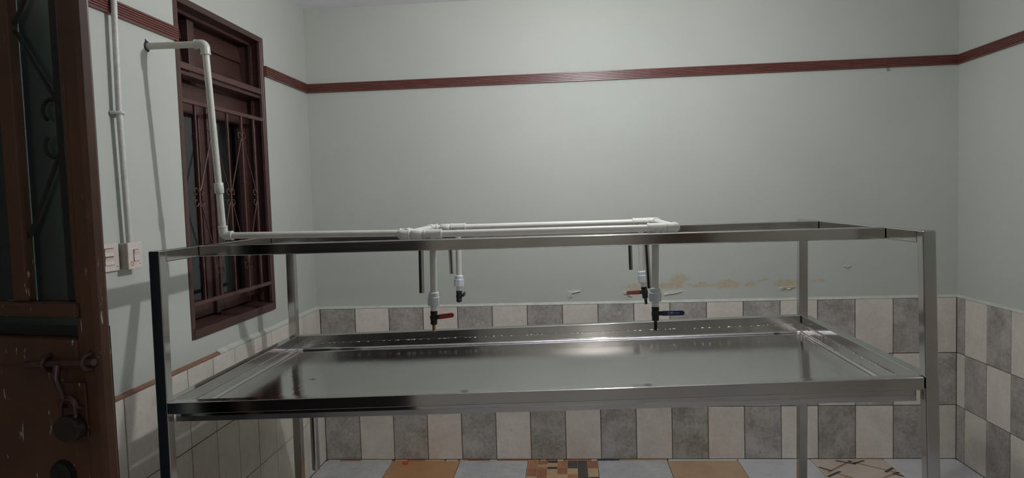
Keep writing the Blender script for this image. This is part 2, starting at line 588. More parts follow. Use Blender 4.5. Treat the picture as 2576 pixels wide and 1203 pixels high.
xs = [0.018, 0.2254] + [0.2254 + 0.2 * k for k in range(1, 17)] + [W - 0.008]
for ci, (z0, z1) in enumerate(courses):
    for k in range(len(xs) - 1):
        c = 'tile_grey' if (k + ci) % 2 == 0 else 'tile_cream'
        tile('x', xs[k], xs[k + 1], z0, z1, D, 0.009, c, wall_back, -1)
ys = [D - 0.009, 3.8487] + [3.8487 - 0.193 * k for k in range(1, 40)] + [YF + 0.009]
# dark bed that shows in the joints
for (bx_, par) in (((0.0, W, D - 0.0035, D, 0.0, T3 - 0.001), wall_back), ((W - 0.0035, W, YF, D, 0.0, T3 - 0.001), wall_right), ((0.0, W, YF, YF + 0.0035, 0.0, T3 - 0.001), wall_front),
                  ((0.0, 0.012, DY1 + 0.036, D, 0.0, T3 - 0.001), wall_left), ((0.0, 0.012, YF, DY0 - 0.036, 0.0, T3 - 0.001), wall_left)):
    MB().mat('grout').box(*bx_).build('grout_bed', parent=par, smooth=False)
for ci, (z0, z1) in enumerate(courses):
    for k in range(len(ys) - 1):
        c = 'tile_grey' if (k + ci) % 2 == 0 else 'tile_cream'
        tile('y', ys[k + 1], ys[k], z0, z1, W, 0.009, c, wall_right, -1)
yl = [D - 0.009, 3.85, 3.655, 3.462, 3.26, 3.07, 2.881, 2.6965, 2.5055, 2.315, 2.125, DY1 + 0.036]
yl2 = [DY0 - 0.036] + [1.02 - 0.193 * k for k in range(0, 25)] + [YF + 0.009]
for ci, (z0, z1) in enumerate(courses):
    for lst in (yl, yl2):
        for k in range(len(lst) - 1):
            tile('y', lst[k + 1], lst[k], z0, z1, 0.0, 0.018, 'tile_cream', wall_left, 1)
    for k in range(len(xs) - 1):
        if z0 < 2.1 and not (2.29 < xs[k + 1] and xs[k] < 3.17):
            tile('x', xs[k], xs[k + 1], z0, z1, YF, 0.009, 'tile_grey' if (k + ci) % 2 else 'tile_cream', wall_front, 1)
# sloping plaster caps over the tile edge
MB().mat('plaster_cap').prism([(0, D, T3), (0, D - 0.010, T3), (0, D - 0.004, T3 + 0.009), (0, D, T3 + 0.014)], (W, 0, 0)).build('tile_capping', parent=wall_back, smooth=False)
MB().mat('plaster_cap').prism([(W, YF, T3), (W - 0.010, YF, T3), (W - 0.004, YF, T3 + 0.009), (W, YF, T3 + 0.014)], (0, D - YF, 0)).build('tile_capping', parent=wall_right, smooth=False)
MB().mat('plaster_cap').prism([(0, 2.76, T3), (0.0185, 2.76, T3), (0.017, 2.76, T3 + 0.007), (0, 2.76, T3 + 0.018)], (0, D - 2.76, 0)).build('tile_capping', parent=wall_left, smooth=False)
MB().mat('brown_edge').prism([(0, YF, T3), (0.0185, YF, T3), (0.0175, YF, T3 + 0.005), (0, YF, T3 + 0.011)], (0, DY0 - 0.036 - YF, 0)).build('tile_capping', parent=wall_left, smooth=False)
MB().mat('brown_edge').prism([(0, DY1 + 0.036, T3), (0.0185, DY1 + 0.036, T3), (0.0175, DY1 + 0.036, T3 + 0.005), (0, DY1 + 0.036, T3 + 0.011)], (0, 2.76 - DY1 - 0.036, 0)).build('tile_capping', parent=wall_left, smooth=False)

# curled flakes of paint and filler on the back wall
FLAKES = [
[(1.4602, 0.9683), (1.4781, 0.9657), (1.4961, 0.9687), (1.5364, 0.9712), (1.5375, 0.9678), (1.4981, 0.9607), (1.4801, 0.9554), (1.4731, 0.9465), (1.4828, 0.9327), (1.4679, 0.9206), (1.4502, 0.93), (1.455, 0.9401), (1.4474, 0.9493)],
[(1.7653, 0.9563), (1.7765, 0.9605), (1.7873, 0.9513), (1.7982, 0.9421), (1.8136, 0.9361), (1.8223, 0.9303), (1.8155, 0.9215), (1.8023, 0.9263), (1.789, 0.9276), (1.8025, 0.9341), (1.7828, 0.9447), (1.7695, 0.9461)],
[(1.9877, 0.9382), (2.0054, 0.9468), (2.034, 0.9507), (2.0603, 0.9523), (2.0866, 0.9563), (2.1063, 0.957), (2.1041, 0.9514), (2.0777, 0.9442), (2.0514, 0.9436), (2.0382, 0.9371), (2.014, 0.9376), (1.992, 0.9314)],
[(2.6166, 0.9606), (2.6359, 0.9668), (2.6615, 0.9641), (2.6872, 0.9701), (2.7149, 0.9706), (2.7148, 0.9629), (2.6913, 0.959), (2.6742, 0.9483), (2.6486, 0.9533), (2.6272, 0.9471)],
[(2.9654, 1.0715), (2.9759, 1.0778), (2.9864, 1.071), (2.9969, 1.0751), (3.0053, 1.0771), (2.9969, 1.0664), (2.9843, 1.0645), (2.9717, 1.0702)]]
plain('flake_paint', (0.55, 0.54, 0.47), 0.7, var=0.2, scale=45, bump_s=0.5)
rnd = random.Random(2)
for fl in FLAKES:
    m = MB().mat('flake_paint')
    cxm = sum(x for x, z in fl) / len(fl); czm = sum(z for x, z in fl) / len(fl)
    n = len(fl)
    edge = [m.bm.verts.new((x, D - 0.0003, z)) for x, z in fl]
    lip = [m.bm.verts.new((x * 0.75 + cxm * 0.25, D - rnd.uniform(0.003, 0.008), z * 0.75 + czm * 0.25)) for x, z in fl]
    top = m.bm.verts.new((cxm, D - 0.003, czm))
    for i in range(n):
        j = (i + 1) % n
        m.bm.faces.new((edge[i], edge[j], lip[j], lip[i])); m.bm.faces.new((lip[i], lip[j], top))
    m.build('paint_flake', parent=wall_back)

# ---- floor tiles: a patchwork of left-over tiles, each a piece of the floor
fx_s = [0.018, 0.42, 0.814, 1.206, 1.600, 1.991, 2.381, 2.776, 3.170, W - 0.009]
FY = D - 0.030                                   # front edge of the thin strip along the back wall
LATTICE = [('t', (0.194, 0.386), (0.387, 0.214)), ('t', (0.207, 0.383), (0.031, 0.225)), ('t', (0.074, 0.204), (0.230, 0.050)), ('t', (0.284, 0.154), (0.392, 0.225)), ('t', (0.01, 0.06), (0.10, 0.16)),
           ('d', (0.130, 0.390), (0.218, 0.338)), ('d', (0.210, 0.344), (0.283, 0.392)), ('d', (0.008, 0.297), (0.055, 0.244)), ('d', (0.010, 0.167), (0.098, 0.237)),
           ('d', (0.324, 0.225), (0.388, 0.286)), ('d', (0.356, 0.214), (0.390, 0.170)), ('d', (0.19, 0.09), (0.26, 0.04)), ('d', (0.15, 0.03), (0.22, 0.09))]
def lattice_tile(x0, x1, y0, y1):
    m = MB().mat('floor_cream').box(x0, x1, y0, y1, -0.008, 0.0, 0.001)
    for kind, p, q in LATTICE:
        dark = kind == 'd'
        m.mat('parquet_dark' if dark else 'lattice_brown')
        p, q = Vector((x0 + p[0], y0 + p[1], 0)), Vector((x0 + q[0], y0 + q[1], 0))
        d = (q - p).normalized(); n = Vector((-d.y, d.x, 0)) * (0.0085 if dark else 0.0075)
        t = Vector((0, 0, 0.0004 if dark else 0.0002))
        m.quad([p - n + t, q - n + t, q + n + t, p + n + t])
    return m
def parquet_tile(x0, x1, y0, y1):
    m = MB().mat('floor_marble').box(x0, x1, y0, y1, -0.008, 0.0, 0.001)
    rnd = random.Random(5)
    n = 7
    w = (x1 - x0) / n
    pal = ['parquet_light', 'parquet_light', 'parquet_orange', 'parquet_dark', 'parquet_red', 'parquet_light', 'parquet_dark']
    for i in range(n):
        y = y1 - 0.001
        j = 0
        while y > y0 + 0.002:
            h = min(w * rnd.choice((1.0, 1.5, 2.0, 0.6)), y - y0 - 0.001)
            m.mat(pal[(i * 3 + j * 2 + rnd.randint(0, 2)) % 7])
            g = 0.0006
            xa, xb = x0 + 0.001 + i * w * 0.997, x0 + 0.001 + (i + 1) * w * 0.997
            m.quad([(xa + g, y - h + g, 0.0003), (xb - g, y - h + g, 0.0003), (xb - g, y - g, 0.0003), (xa + g, y - g, 0.0003)])
            y -= h; j += 1
    return m
kinds0 = ['floor_marble', 'floor_orange', 'floor_marble', 'parquet', 'floor_marble', 'floor_tan', 'floor_white', 'lattice', 'floor_white']
cyc = ['floor_marble', 'floor_white', 'floor_white', 'floor_marble', 'floor_white', 'floor_white', 'lattice', 'floor_white', 'floor_marble']
row = 0
y1 = FY
while y1 > YF + 0.03:
    y0 = max(y1 - 0.396, YF)
    for k in range(9):
        kind = kinds0[k] if row == 0 else cyc[(k * 2 + row * 5) % 9]
        x0, x1 = fx_s[k] + 0.0012, fx_s[k + 1] - 0.0012
        a, c = y0 + 0.0012, y1 - 0.0012
        if kind == 'parquet': m = parquet_tile(x0, x1, a, c)
        elif kind == 'lattice': m = lattice_tile(x0, x1, a, a + (c - a))
        else: m = MB().mat(kind).box(x0, x1, a, c, -0.008, 0.0, 0.001)
        m.build('floor_tile', parent=floor, origin=((x0 + x1) / 2, (a + c) / 2, -0.008), smooth=False)
    y1 = y0; row += 1
# the thin cut strip along the back wall
strip = [(0.03, 0.10, 'floor_cream'), (0.10, 0.22, 'parquet_red'), (0.225, 0.41, 'floor_cream'), (0.43, 0.50, 'parquet_light'), (0.505, 0.60, 'parquet_red'),
         (0.605, 0.72, 'floor_tan'), (0.73, 0.80, 'floor_cream'), (0.81, 0.86, 'parquet_light'), (0.865, 0.98, 'parquet_red'), (0.985, 1.03, 'floor_cream'),
         (1.035, 1.20, 'parquet_red'), (1.205, 1.27, 'parquet_orange'), (1.275, 1.31, 'parquet_light'), (1.315, 1.37, 'parquet_red'), (1.375, 1.41, 'floor_cream'),
         (1.415, 1.56, 'parquet_red'), (1.565, 1.60, 'floor_cream'), (1.605, 1.66, 'parquet_dark'), (1.665, 1.72, 'parquet_dark'), (1.725, 1.99, 'floor_tan'),
         (2.0, 2.38, 'floor_white'), (2.385, 2.775, 'floor_white'), (2.78, 3.165, 'floor_cream'), (3.17, 3.55, 'floor_white')]
for (a, c, mt) in strip:
    MB().mat(mt).box(a, c, FY + 0.0015, D - 0.010, -0.008, 0.0, 0.0008).build('strip_tile', parent=floor, smooth=False)

# ---- fluted wooden trim
TZ0, TZ1, TT = 2.1388, 2.1898, 0.013
def trim_profile():
    pts = [(0.0, TZ0), (TT, TZ0)]
    n = 6
    hh = (TZ1 - TZ0) / n
    for i in range(n):
        z = TZ0 + i * hh
        pts += [(TT, z + hh * 0.12), (TT, z + hh * 0.70), (TT - 0.004, z + hh * 0.80), (TT - 0.004, z + hh * 0.94)] if i < n - 1 else [(TT, z + hh * 0.12), (TT, z + hh * 0.85), (TT - 0.003, TZ1)]
    pts += [(0.0, TZ1)]
    return pts
pr_ = trim_profile()
struct(MB().mat('trim_red').prism([(p, YF, z) for p, z in pr_], (0, WY0 + 0.010 - YF, 0)).build('trim_1', smooth=False), 'dark red fluted wooden trim left of the window')
struct(MB().mat('trim_red').prism([(p, WY1 + 0.004, z) for p, z in pr_], (0, D - WY1 - 0.004, 0)).build('trim_2', smooth=False), 'short dark red fluted trim between window and corner')
struct(MB().mat('trim_red').prism([(0.0, D - p, z) for p, z in pr_], (W, 0, 0)).build('trim_3', smooth=False), 'dark red fluted wooden trim across the back wall')
struct(MB().mat('trim_red').prism([(W - p, YF, z) for p, z in pr_], (0, D - YF, 0)).build('trim_4', smooth=False), 'dark red fluted wooden trim on the right wall')
# small hook left hanging under the trim near the right corner
hk = MB().mat('iron_dark')
hk.sweep([(3.20, D - 0.004, TZ0 + 0.002), (3.20, D - 0.006, TZ0 - 0.006)] + arc((3.20, D - 0.007, TZ0 - 0.012), (1, 0, 0), (0, 0, 1), 0.006, PI / 2, PI * 2.2, 10), 0.0011, 6)
tag(hk.build('wire_hook'), 'tiny dark wire hook under the back trim near the right corner', 'hook')

# ------------------------------------------------------------------ window_1 in the left wall
win = bpy.data.objects.new('window_1', None)
COL.objects.link(win)
win.location = (0, (WY0 + WY1) / 2, WZ0); ORIGIN['window_1'] = Vector(win.location)
struct(win, 'dark brown barred window with closed upper shutters in left wall')
# casing that lines the whole opening
MB().mat('window_brown').box(-0.20, 0.003, WY0, WY0 + 0.018, WZ0, WZ1, 0.002).build('window_jamb', parent=win, smooth=False)
MB().mat('window_brown').box(-0.20, 0.003, WY1 - 0.018, WY1, WZ0, WZ1, 0.002).build('window_jamb', parent=win, smooth=False)
MB().mat('window_brown').box(-0.20, 0.003, WY0 + 0.018, WY1 - 0.018, WZ1 - 0.026, WZ1, 0.002).build('window_head', parent=win, smooth=False)
MB().mat('window_brown').prism([(-0.20, WY0 + 0.018, WZ0), (0.004, WY0 + 0.018, WZ0), (0.004, WY0 + 0.018, WZ0 + 0.036), (-0.20, WY0 + 0.018, WZ0 + 0.046)], (0, WY1 - WY0 - 0.036, 0)).build('window_sill', parent=win, smooth=False)
# thin rebate strips behind the grille
for yy in (WY0 + 0.018, WY1 - 0.028):
    MB().mat('window_brown').box(-0.062, -0.050, yy, yy + 0.010, WZ0 + 0.05, WZ1 - 0.028).build('rebate_strip', parent=win, smooth=False)
IY0, IY1 = WY0 + 0.018, WY1 - 0.018
MB().mat('window_brown').box(-0.062, -0.050, IY0, IY1, WZ1 - 0.040, WZ1 - 0.026).build('rebate_strip', parent=win, smooth=False)
MB().mat('window_brown').box(-0.07, -0.012, IY0, IY1, 2.026, 2.040).build('rebate_strip', parent=win, smooth=False)
# wooden frame set back in the reveal: transom, mullion, rails
MB().mat('window_brown').box(-0.145, -0.085, IY0, IY1, 1.950, 2.020, 0.003).build('window_transom', parent=win, smooth=False)
ym = 2.842
MB().mat('window_brown').box(-0.145, -0.075, ym - 0.024, ym + 0.024, 2.020, WZ1 - 0.026, 0.003).build('window_mullion', parent=win, smooth=False)
MB().mat('window_brown').box(-0.145, -0.085, 2.973 - 0.02, 2.973 + 0.02, WZ0 + 0.046, 1.950, 0.003).build('window_mullion', parent=win, smooth=False)
# upper shutter boards (three lapped boards each side of the mullion)
for (ya, yb_) in ((IY0 + 0.003, ym - 0.027), (ym + 0.027, IY1 - 0.003)):
    n = 3
    for i in range(n):
        z0 = 2.022 + i * (WZ1 - 0.03 - 2.022) / n
        z1 = 2.022 + (i + 1) * (WZ1 - 0.03 - 2.022) / n + 0.004
        MB().mat('window_brown').prism([(-0.128, ya, z0), (-0.104, ya, z0), (-0.118, ya, z1), (-0.134, ya, z1)], (0, yb_ - ya, 0)).build('shutter_board', parent=win, smooth=False)
# casements with glass below
for (ya, yb_) in ((IY0 + 0.002, 2.951), (2.995, IY1 - 0.002)):
    z0, z1 = WZ0 + 0.05, 1.948
    m = MB().mat('window_brown')
    m.box(-0.135, -0.098, ya, ya + 0.045, z0, z1, 0.003); m.box(-0.135, -0.098, yb_ - 0.045, yb_, z0, z1, 0.003)
    m.box(-0.135, -0.098, ya + 0.045, yb_ - 0.045, z0, z0 + 0.07, 0.003); m.box(-0.135, -0.098, ya + 0.045, yb_ - 0.045, z1 - 0.05, z1, 0.003)
    cs = m.build('casement_frame', parent=win, smooth=False)
    MB().mat('window_glass').box(-0.119, -0.115, ya + 0.047, yb_ - 0.047, z0 + 0.072, z1 - 0.052).build('pane', parent=cs, smooth=False)
# iron grille
gx0, gx1 = -0.014, 0.001
def gbar(y0, y1, z0, z1, nm='grille_rail'):
    MB().mat('grille_brown').box(gx0, gx1, y0, y1, z0, z1, 0.0015).build(nm, parent=win, smooth=False)
gbar(IY0, IY0 + 0.014, WZ0 + 0.04, WZ1 - 0.026, 'grille_post'); gbar(IY1 - 0.016, IY1, WZ0 + 0.04, WZ1 - 0.026, 'grille_post')
gbar(IY0 + 0.014, IY1 - 0.016, 2.044, 2.070)
gbar(IY0 + 0.014, IY1 - 0.016, 1.913, 1.930); gbar(IY0 + 0.014, IY1 - 0.016, 1.114, 1.130)
BARS = [2.708, 2.842, 2.973, 3.107, 3.233]
for yb_ in BARS:
    MB().mat('grille_brown').box(-0.012, -0.002, yb_ - 0.005, yb_ + 0.005, 1.130, 1.913, 0.001).build('grille_bar', parent=win, smooth=False)
def scroll(y, z, sy, sz, r=0.016):
    """C scroll welded to the bar at y, opening away; curls at its end."""
    c = (-0.007, y + sy * (r + 0.006), z)
    pts = []
    for i in range(19):
        t = i / 18
        a = PI + (-1) * (t * 1.65 * PI)
        rr = r * (1 - 0.35 * t)
        pts.append((c[0], c[1] + sy * rr * math.cos(a), c[2] + sz * rr * math.sin(a)))
    MB().mat('grille_brown').sweep(pts, 0.0028, 6).build('grille_scroll', parent=win)
for yb_ in (2.708, 2.973, 3.233):
    for sz in (1, -1):
        for sy in (-1, 1):
            if yb_ > 3.2 and sy > 0: continue
            scroll(yb_, 1.545 + sz * 0.022, sy, sz)
for yb_ in (2.842, 3.107):
    for sy in (-1, 1):
        scroll(yb_, 1.825, sy, 1); scroll(yb_, 1.235, sy, -1)
def rod(ya, za, yb_, zb):
    MB().mat('grille_brown').tube((-0.007, ya, za), (-0.007, yb_, zb), 0.003, 6).build('grille_rod', parent=win)
for yc in (2.842, 3.107):
    for sy in (-1, 1):
        yn = yc + sy * 0.130
        rod(yc + sy * 0.006, 1.812, yn - sy * 0.008, 1.570)
        rod(yc + sy * 0.006, 1.250, yn - sy * 0.008, 1.525)

# ------------------------------------------------------------------ front doorway: two-leaf steel door
def door_leaf(name, hinge_free, ang, label, free_sign, w=0.745):
    """Leaf in a vertical plane; u runs from the free edge (0) towards the hinge (-w)."""
    E = Vector((hinge_free[0], hinge_free[1], 0))
    U = Vector((math.cos(ang), -math.sin(ang), 0)) * free_sign      # towards the free edge
    Nn = Vector((-math.sin(ang), -math.cos(ang), 0))                # the side that is seen
    root = bpy.data.objects.new(name, None)
    COL.objects.link(root)
    z0, z1, th = 0.012, 2.07, 0.026
    root.location = E - U * (w / 2); ORIGIN[root.name] = Vector(root.location)
    struct(root, label)
    def P(u, n, z): return E + U * u + Nn * n + Vector((0, 0, z))
    def bx(m, u0, u1, za, zb, n0, n1, bev=0.003):
        m.hexa([P(u0, n0, za), P(u1, n0, za), P(u1, n1, za), P(u0, n1, za), P(u0, n0, zb), P(u1, n0, zb), P(u1, n1, zb), P(u0, n1, zb)], bev, 2 if bev > 0.004 else 1)
    dp = 'door_paint'
    m = MB().mat(dp); bx(m, -0.060, -0.0255, z0, z1, -th, 0.0, 0.006); bx(m, -0.070, -0.058, z0, z1, -th + 0.004, -0.004, 0.003)
    m.build('door_stile', parent=root)
    m = MB().mat(dp); bx(m, -w, -w + 0.066, z0, z1, -th, 0.0, 0.007); m.build('door_stile', parent=root)
    m = MB().mat(dp); bx(m, -w + 0.066, -0.066, z1 - 0.066, z1, -th, -0.001, 0.006); m.build('door_rail', parent=root)
    m = MB().mat(dp); bx(m, -w + 0.066, -0.060, 1.336, 1.360, -th + 0.006, 0.004, 0.005); m.build('door_rail', parent=root)
    m = MB().mat(dp); bx(m, -w + 0.066, -0.066, 1.255, 1.303, -th, 0.0, 0.006); m.build('door_rail', parent=root)
    m = MB().mat(dp); bx(m, -w + 0.066, -0.066, z0, z0 + 0.07, -th, -0.001, 0.006); m.build('door_rail', parent=root)
    m = MB().mat('iron_dark'); bx(m, -w + 0.002, -0.030, z0 + 0.002, 1.32, -th - 0.0025, -th - 0.0004, 0.0); m.build('back_sheet', parent=root, smooth=False)['label'] = 'black back sheet of the leaf'
    for k in range(3):
        uc = -0.177 - k * 0.15
        m = MB().mat(dp); bx(m, uc - 0.017, uc + 0.017, 1.360, z1 - 0.066, -th + 0.006, 0.0, 0.005); m.build('door_mullion', parent=root)
    m = MB().mat(dp); bx(m, -w + 0.066, -0.066, z0 + 0.07, 1.255, -th + 0.006, -0.010, 0.0); m.build('door_panel', parent=root, smooth=False)
    for k in range(4):
        u1 = -0.072 if k == 0 else -0.177 - (k - 1) * 0.15 - 0.017
        u0 = -0.177 - k * 0.15 + 0.017 if k < 3 else -w + 0.066
        m = MB().mat('door_glass'); bx(m, u0, u1, 1.361, z1 - 0.066, -0.019, -0.015, 0.0); m.build('pane', parent=root, smooth=False)
    m = MB().mat('door_glass'); bx(m, -w + 0.066, -0.066, 1.3035, 1.3355, -0.019, -0.015, 0.0); m.build('pane', parent=root, smooth=False)
    # ornamental rods and scrolls on the glass of the outermost light
    def rod(u0, za, u1, zb, r=0.0034):
        MB().mat('iron_dark').tube(P(u0, -0.009, za), P(u1, -0.009, zb), r, 6).build('door_rod', parent=root)
    rod(-0.158, 1.785, -0.084, 1.672); rod(-0.158, 1.462, -0.088, 1.585)
    rod(-0.158, 1.795, -0.070, 1.93); 
    def scr(zc, sz, uc=-0.094, r=0.020):
        pts = []
        for i in range(19):
            t = i / 18
            a = -0.2 * PI + t * 1.5 * PI
            pts.append(P(uc - 0.002 + (r * (1 - 0.2 * t)) * math.cos(a), -0.009, zc + sz * r * (1 - 0.2 * t) * math.sin(a)))
        MB().mat('iron_dark').sweep(pts, 0.0036, 6).build('door_scroll', parent=root)
    scr(1.657, 1); scr(1.604, -1)
    m = MB().mat('iron_dark'); bx(m, -0.086, -0.0705, 1.362, z1 - 0.066, -0.0145, -0.006, 0.001); m.build('door_shade_bar', parent=root, smooth=False)  # near-black bar paints in the shade of the recess between glass and stile
    return root, P

door1, DP = door_leaf('door_1', (0.77, 1.0), math.radians(12), 'open brown steel door leaf with dark glass at left edge', 1)
# slide bolt of the left leaf: bar, two keepers, hanging handle
bolt = MB().mat('iron_brown').tube(DP(-0.160, 0.010, 1.262), DP(-0.024, 0.010, 1.271), 0.0055, 10)
bolt_o = bolt.build('slide_bolt', parent=door1)
for u, z in ((-0.120, 1.265), (-0.040, 1.270)):
    m = MB().mat('iron_brown')
    a = [DP(u - 0.009, -0.001, z), DP(u - 0.009, 0.010, z)]
    m.sweep([DP(u, -0.002, z - 0.012), DP(u, 0.012, z - 0.010), DP(u, 0.018, z), DP(u, 0.012, z + 0.010), DP(u, -0.002, z + 0.012)], 0.0045, 8)
    m.build('bolt_keeper', parent=bolt_o)
m = MB().mat('iron_brown')
m.sweep([DP(-0.092, 0.014, 1.264), DP(-0.090, 0.020, 1.245), DP(-0.083, 0.020, 1.228), DP(-0.080, 0.018, 1.214)], [0.006, 0.0055, 0.005, 0.0045], 8)
m.build('bolt_handle', parent=bolt_o)
m = MB().mat('door_paint')
m.prism([DP(-0.098, 0.0, 1.236), DP(-0.052, 0.0, 1.236), DP(-0.052, 0.0, 1.150), DP(-0.098, 0.0, 1.150)], (DP(0, 0.004, 0) - DP(0, 0, 0)), 0.001)
m.build('lock_plate', parent=door1)
m = MB().mat('iron_brown').sweep([DP(-0.090, 0.000, 1.196)] + [DP(-0.074 + 0.016 * math.cos(a), 0.016, 1.202 + 0.016 * math.sin(a)) for a in [PI * (1 - i / 10) for i in range(11)]] + [DP(-0.058, 0.0, 1.196)], 0.0036, 8)
m.build('lock_staple', parent=door1)
# padlock hanging from the staple
pl = empty('padlock', DP(-0.072, 0.016, 1.150), 'small dark padlock hanging on the brown door below its bolt', 'padlock')
sh = [DP(-0.086, 0.018, 1.186)] + [DP(-0.072 + 0.014 * math.cos(a), 0.018, 1.200 + 0.014 * math.sin(a)) for a in [PI * (1 - i / 10) for i in range(11)]] + [DP(-0.058, 0.018, 1.186)]
MB().mat('iron_brown').sweep(sh, 0.003, 8).build('shackle', parent=pl)
m = MB().mat('padlock_brown')
body = [DP(-0.072 + 0.026 * math.cos(a), 0.010, 1.168 + 0.021 * math.sin(a)) for a in [2 * PI * i / 16 for i in range(16)]]
m.prism(body, DP(0, 0.016, 0) - DP(0, 0, 0), 0.003, 2)
m.build('lock_body', parent=pl)
# round lock rose near the bottom of the frame
kn = MB().mat('iron_dark')
kn.lathe(DP(-0.121, -0.012, 1.080), DP(0, 1, 0) - DP(0, 0, 0), [(0, 0.025), (0.004, 0.025), (0.007, 0.022), (0.010, 0.022), (0.013, 0.016), (0.015, 0.0)], 24)
kn.build('lock_rose', parent=door1)
# steel frame round the doorway in the left wall
struct(MB().mat('door_paint').box(-0.20, 0.012, DY0 - 0.035, DY0 + 0.0, 0, DZ, 0.003).build('trim_5', smooth=False), 'brown steel door jamb on the hinge side')
struct(MB().mat('door_paint').box(-0.20, 0.012, DY1, DY1 + 0.035, 0, DZ, 0.003).build('trim_6', smooth=False), 'brown steel door jamb beside the switches')
struct(MB().mat('door_paint').box(-0.20, 0.012, DY0, DY1, DZ - 0.035, DZ, 0.003).build('trim_7', smooth=False), 'brown steel door head')
# a second, closed door in the front wall behind the camera
door_leaf('door_2', (2.36, YF + 0.045), math.radians(180), 'closed brown steel door in the wall behind the camera', 1, w=0.80)

# ------------------------------------------------------------------ the steel table
s = 0.0373
X0, X1, Yf, Yb = 0.1783, 2.5010, 2.0454, 3.1319
ZT = 1.3737
def zr(x): return 0.898 + (x - X0) * 0.02484          # top of the tray rim, falling to the left
def zb(x): return 0.8324 + (x - 0.2067) * 0.0214      # tray bottom
table = empty('wash_table', ((X0 + X1) / 2, (Yf + Yb) / 2, 0), 'long stainless steel wash table with shallow tray and open overhead frame', 'table')
def leg(xt, xb, y, nm='leg'):
    # leaning square tube; xb is its x at height 0.66 (front) or 0.23 (back), extended to the floor
    m = MB().mat('steel_z')
    m.hexa([(xb, y, 0.0), (xb + s, y, 0.0), (xb + s, y + s, 0.0), (xb, y + s, 0.0), (xt, y, ZT), (xt + s, y, ZT), (xt + s, y + s, ZT), (xt, y + s, ZT)], 0.004)
    m.build(nm, parent=table, origin=(xb + s / 2, y + s / 2, 0), harden=True)
leg(X0, 0.1675, Yf); leg(X1 - s - 0.001, 2.4915, Yf); leg(X0 - 0.0005, 0.1657, Yb - s); leg(X1 - s, 2.4505, Yb - s)
# plastic/steel end caps closing the tube tops are the bevelled tops; upper frame
def rail(x0, x1, y0, y1, z0, z1, mat, nm, label=None):
    o = MB().mat(mat).box(x0, x1, y0, y1, z0, z1, 0.0035).build(nm, parent=table, harden=True)
    return o
rail(X0, X0 + s, Yf + s, Yb - s, ZT - s, ZT, 'steel_y', 'side_rail')
rail(X1 - s, X1, Yf + s, Yb - s, ZT - s, ZT, 'steel_y', 'side_rail')
FR, BR = 2.2755, 2.8610
rail(X0 + s, X1 - s, FR, FR + s, ZT - s, ZT, 'steel_x', 'top_rail')
rail(X0 + s, X1 - s, BR, BR + s, ZT - s, ZT, 'steel_x', 'top_rail')
# tray rim rails, sloping to the drain
def rim_x(y0, y1):
    xa, xb = X0 + s - 0.004, X1 - s + 0.006
    m = MB().mat('steel_x')
    m.hexa([(xa, y0, zr(xa) - s), (xb, y0, zr(xb) - s), (xb, y1, zr(xb) - s), (xa, y1, zr(xa) - s), (xa, y0, zr(xa)), (xb, y0, zr(xb)), (xb, y1, zr(xb)), (xa, y1, zr(xa))], 0.0032)
    m.build('tray_rail', parent=table, harden=True)
def rim_y(x0, x1, xz, mt='steel_y'):
    m = MB().mat(mt)
    z = zr(xz)
    m.box(x0, x1, Yf + s, Yb - s, z - s, z, 0.0032)
    m.build('tray_rail', parent=table, harden=True)
rim_x(Yf, Yf + s); rim_x(Yb - s, Yb)
rim_y(X0 - 0.002, X0 + s - 0.002, X0 + s / 2); rim_y(X1 - s + 0.004, X1 + 0.004, X1 - s / 2)
# tray: bottom sheet with drain hole, four side sheets, folded hem
TX0, TX1, TY0, TY1 = X0 + s + 0.001, X1 - s - 0.0005, Yf + s + 0.0005, Yb - s - 0.0005
HX, HY, HR = 0.484, 2.548, 0.0135
bm = bmesh.new()
outer = []
nx, ny = 24, 10
for i in range(nx): outer.append((TX0 + (TX1 - TX0) * i / nx, TY0))
for i in range(ny): outer.append((TX1, TY0 + (TY1 - TY0) * i / ny))
for i in range(nx): outer.append((TX1 + (TX0 - TX1) * i / nx, TY1))
for i in range(ny): outer.append((TX0, TY1 + (TY0 - TY1) * i / ny))
ov = [bm.verts.new((x, y, zb(x))) for x, y in outer]
hv = [bm.verts.new((HX + HR * 1.25 * math.cos(2 * PI * k / 16), HY + HR * math.sin(2 * PI * k / 16), zb(HX) - 0.001)) for k in range(16)]
eds = [bm.edges.new((ov[i], ov[(i + 1) % len(ov)])) for i in range(len(ov))] + [bm.edges.new((hv[i], hv[(i + 1) % 16])) for i in range(16)]
bmesh.ops.triangle_fill(bm, use_beauty=True, use_dissolve=False, edges=eds)
bmesh.ops.recalc_face_normals(bm, faces=bm.faces)
ret = bmesh.ops.solidify(bm, geom=list(bm.faces), thickness=0.0015)
m = MB(); m.bm.free(); m.bm = bm; m.mats = ['steel_sheet']
m.build('tray_bottom', parent=table, smooth=False)
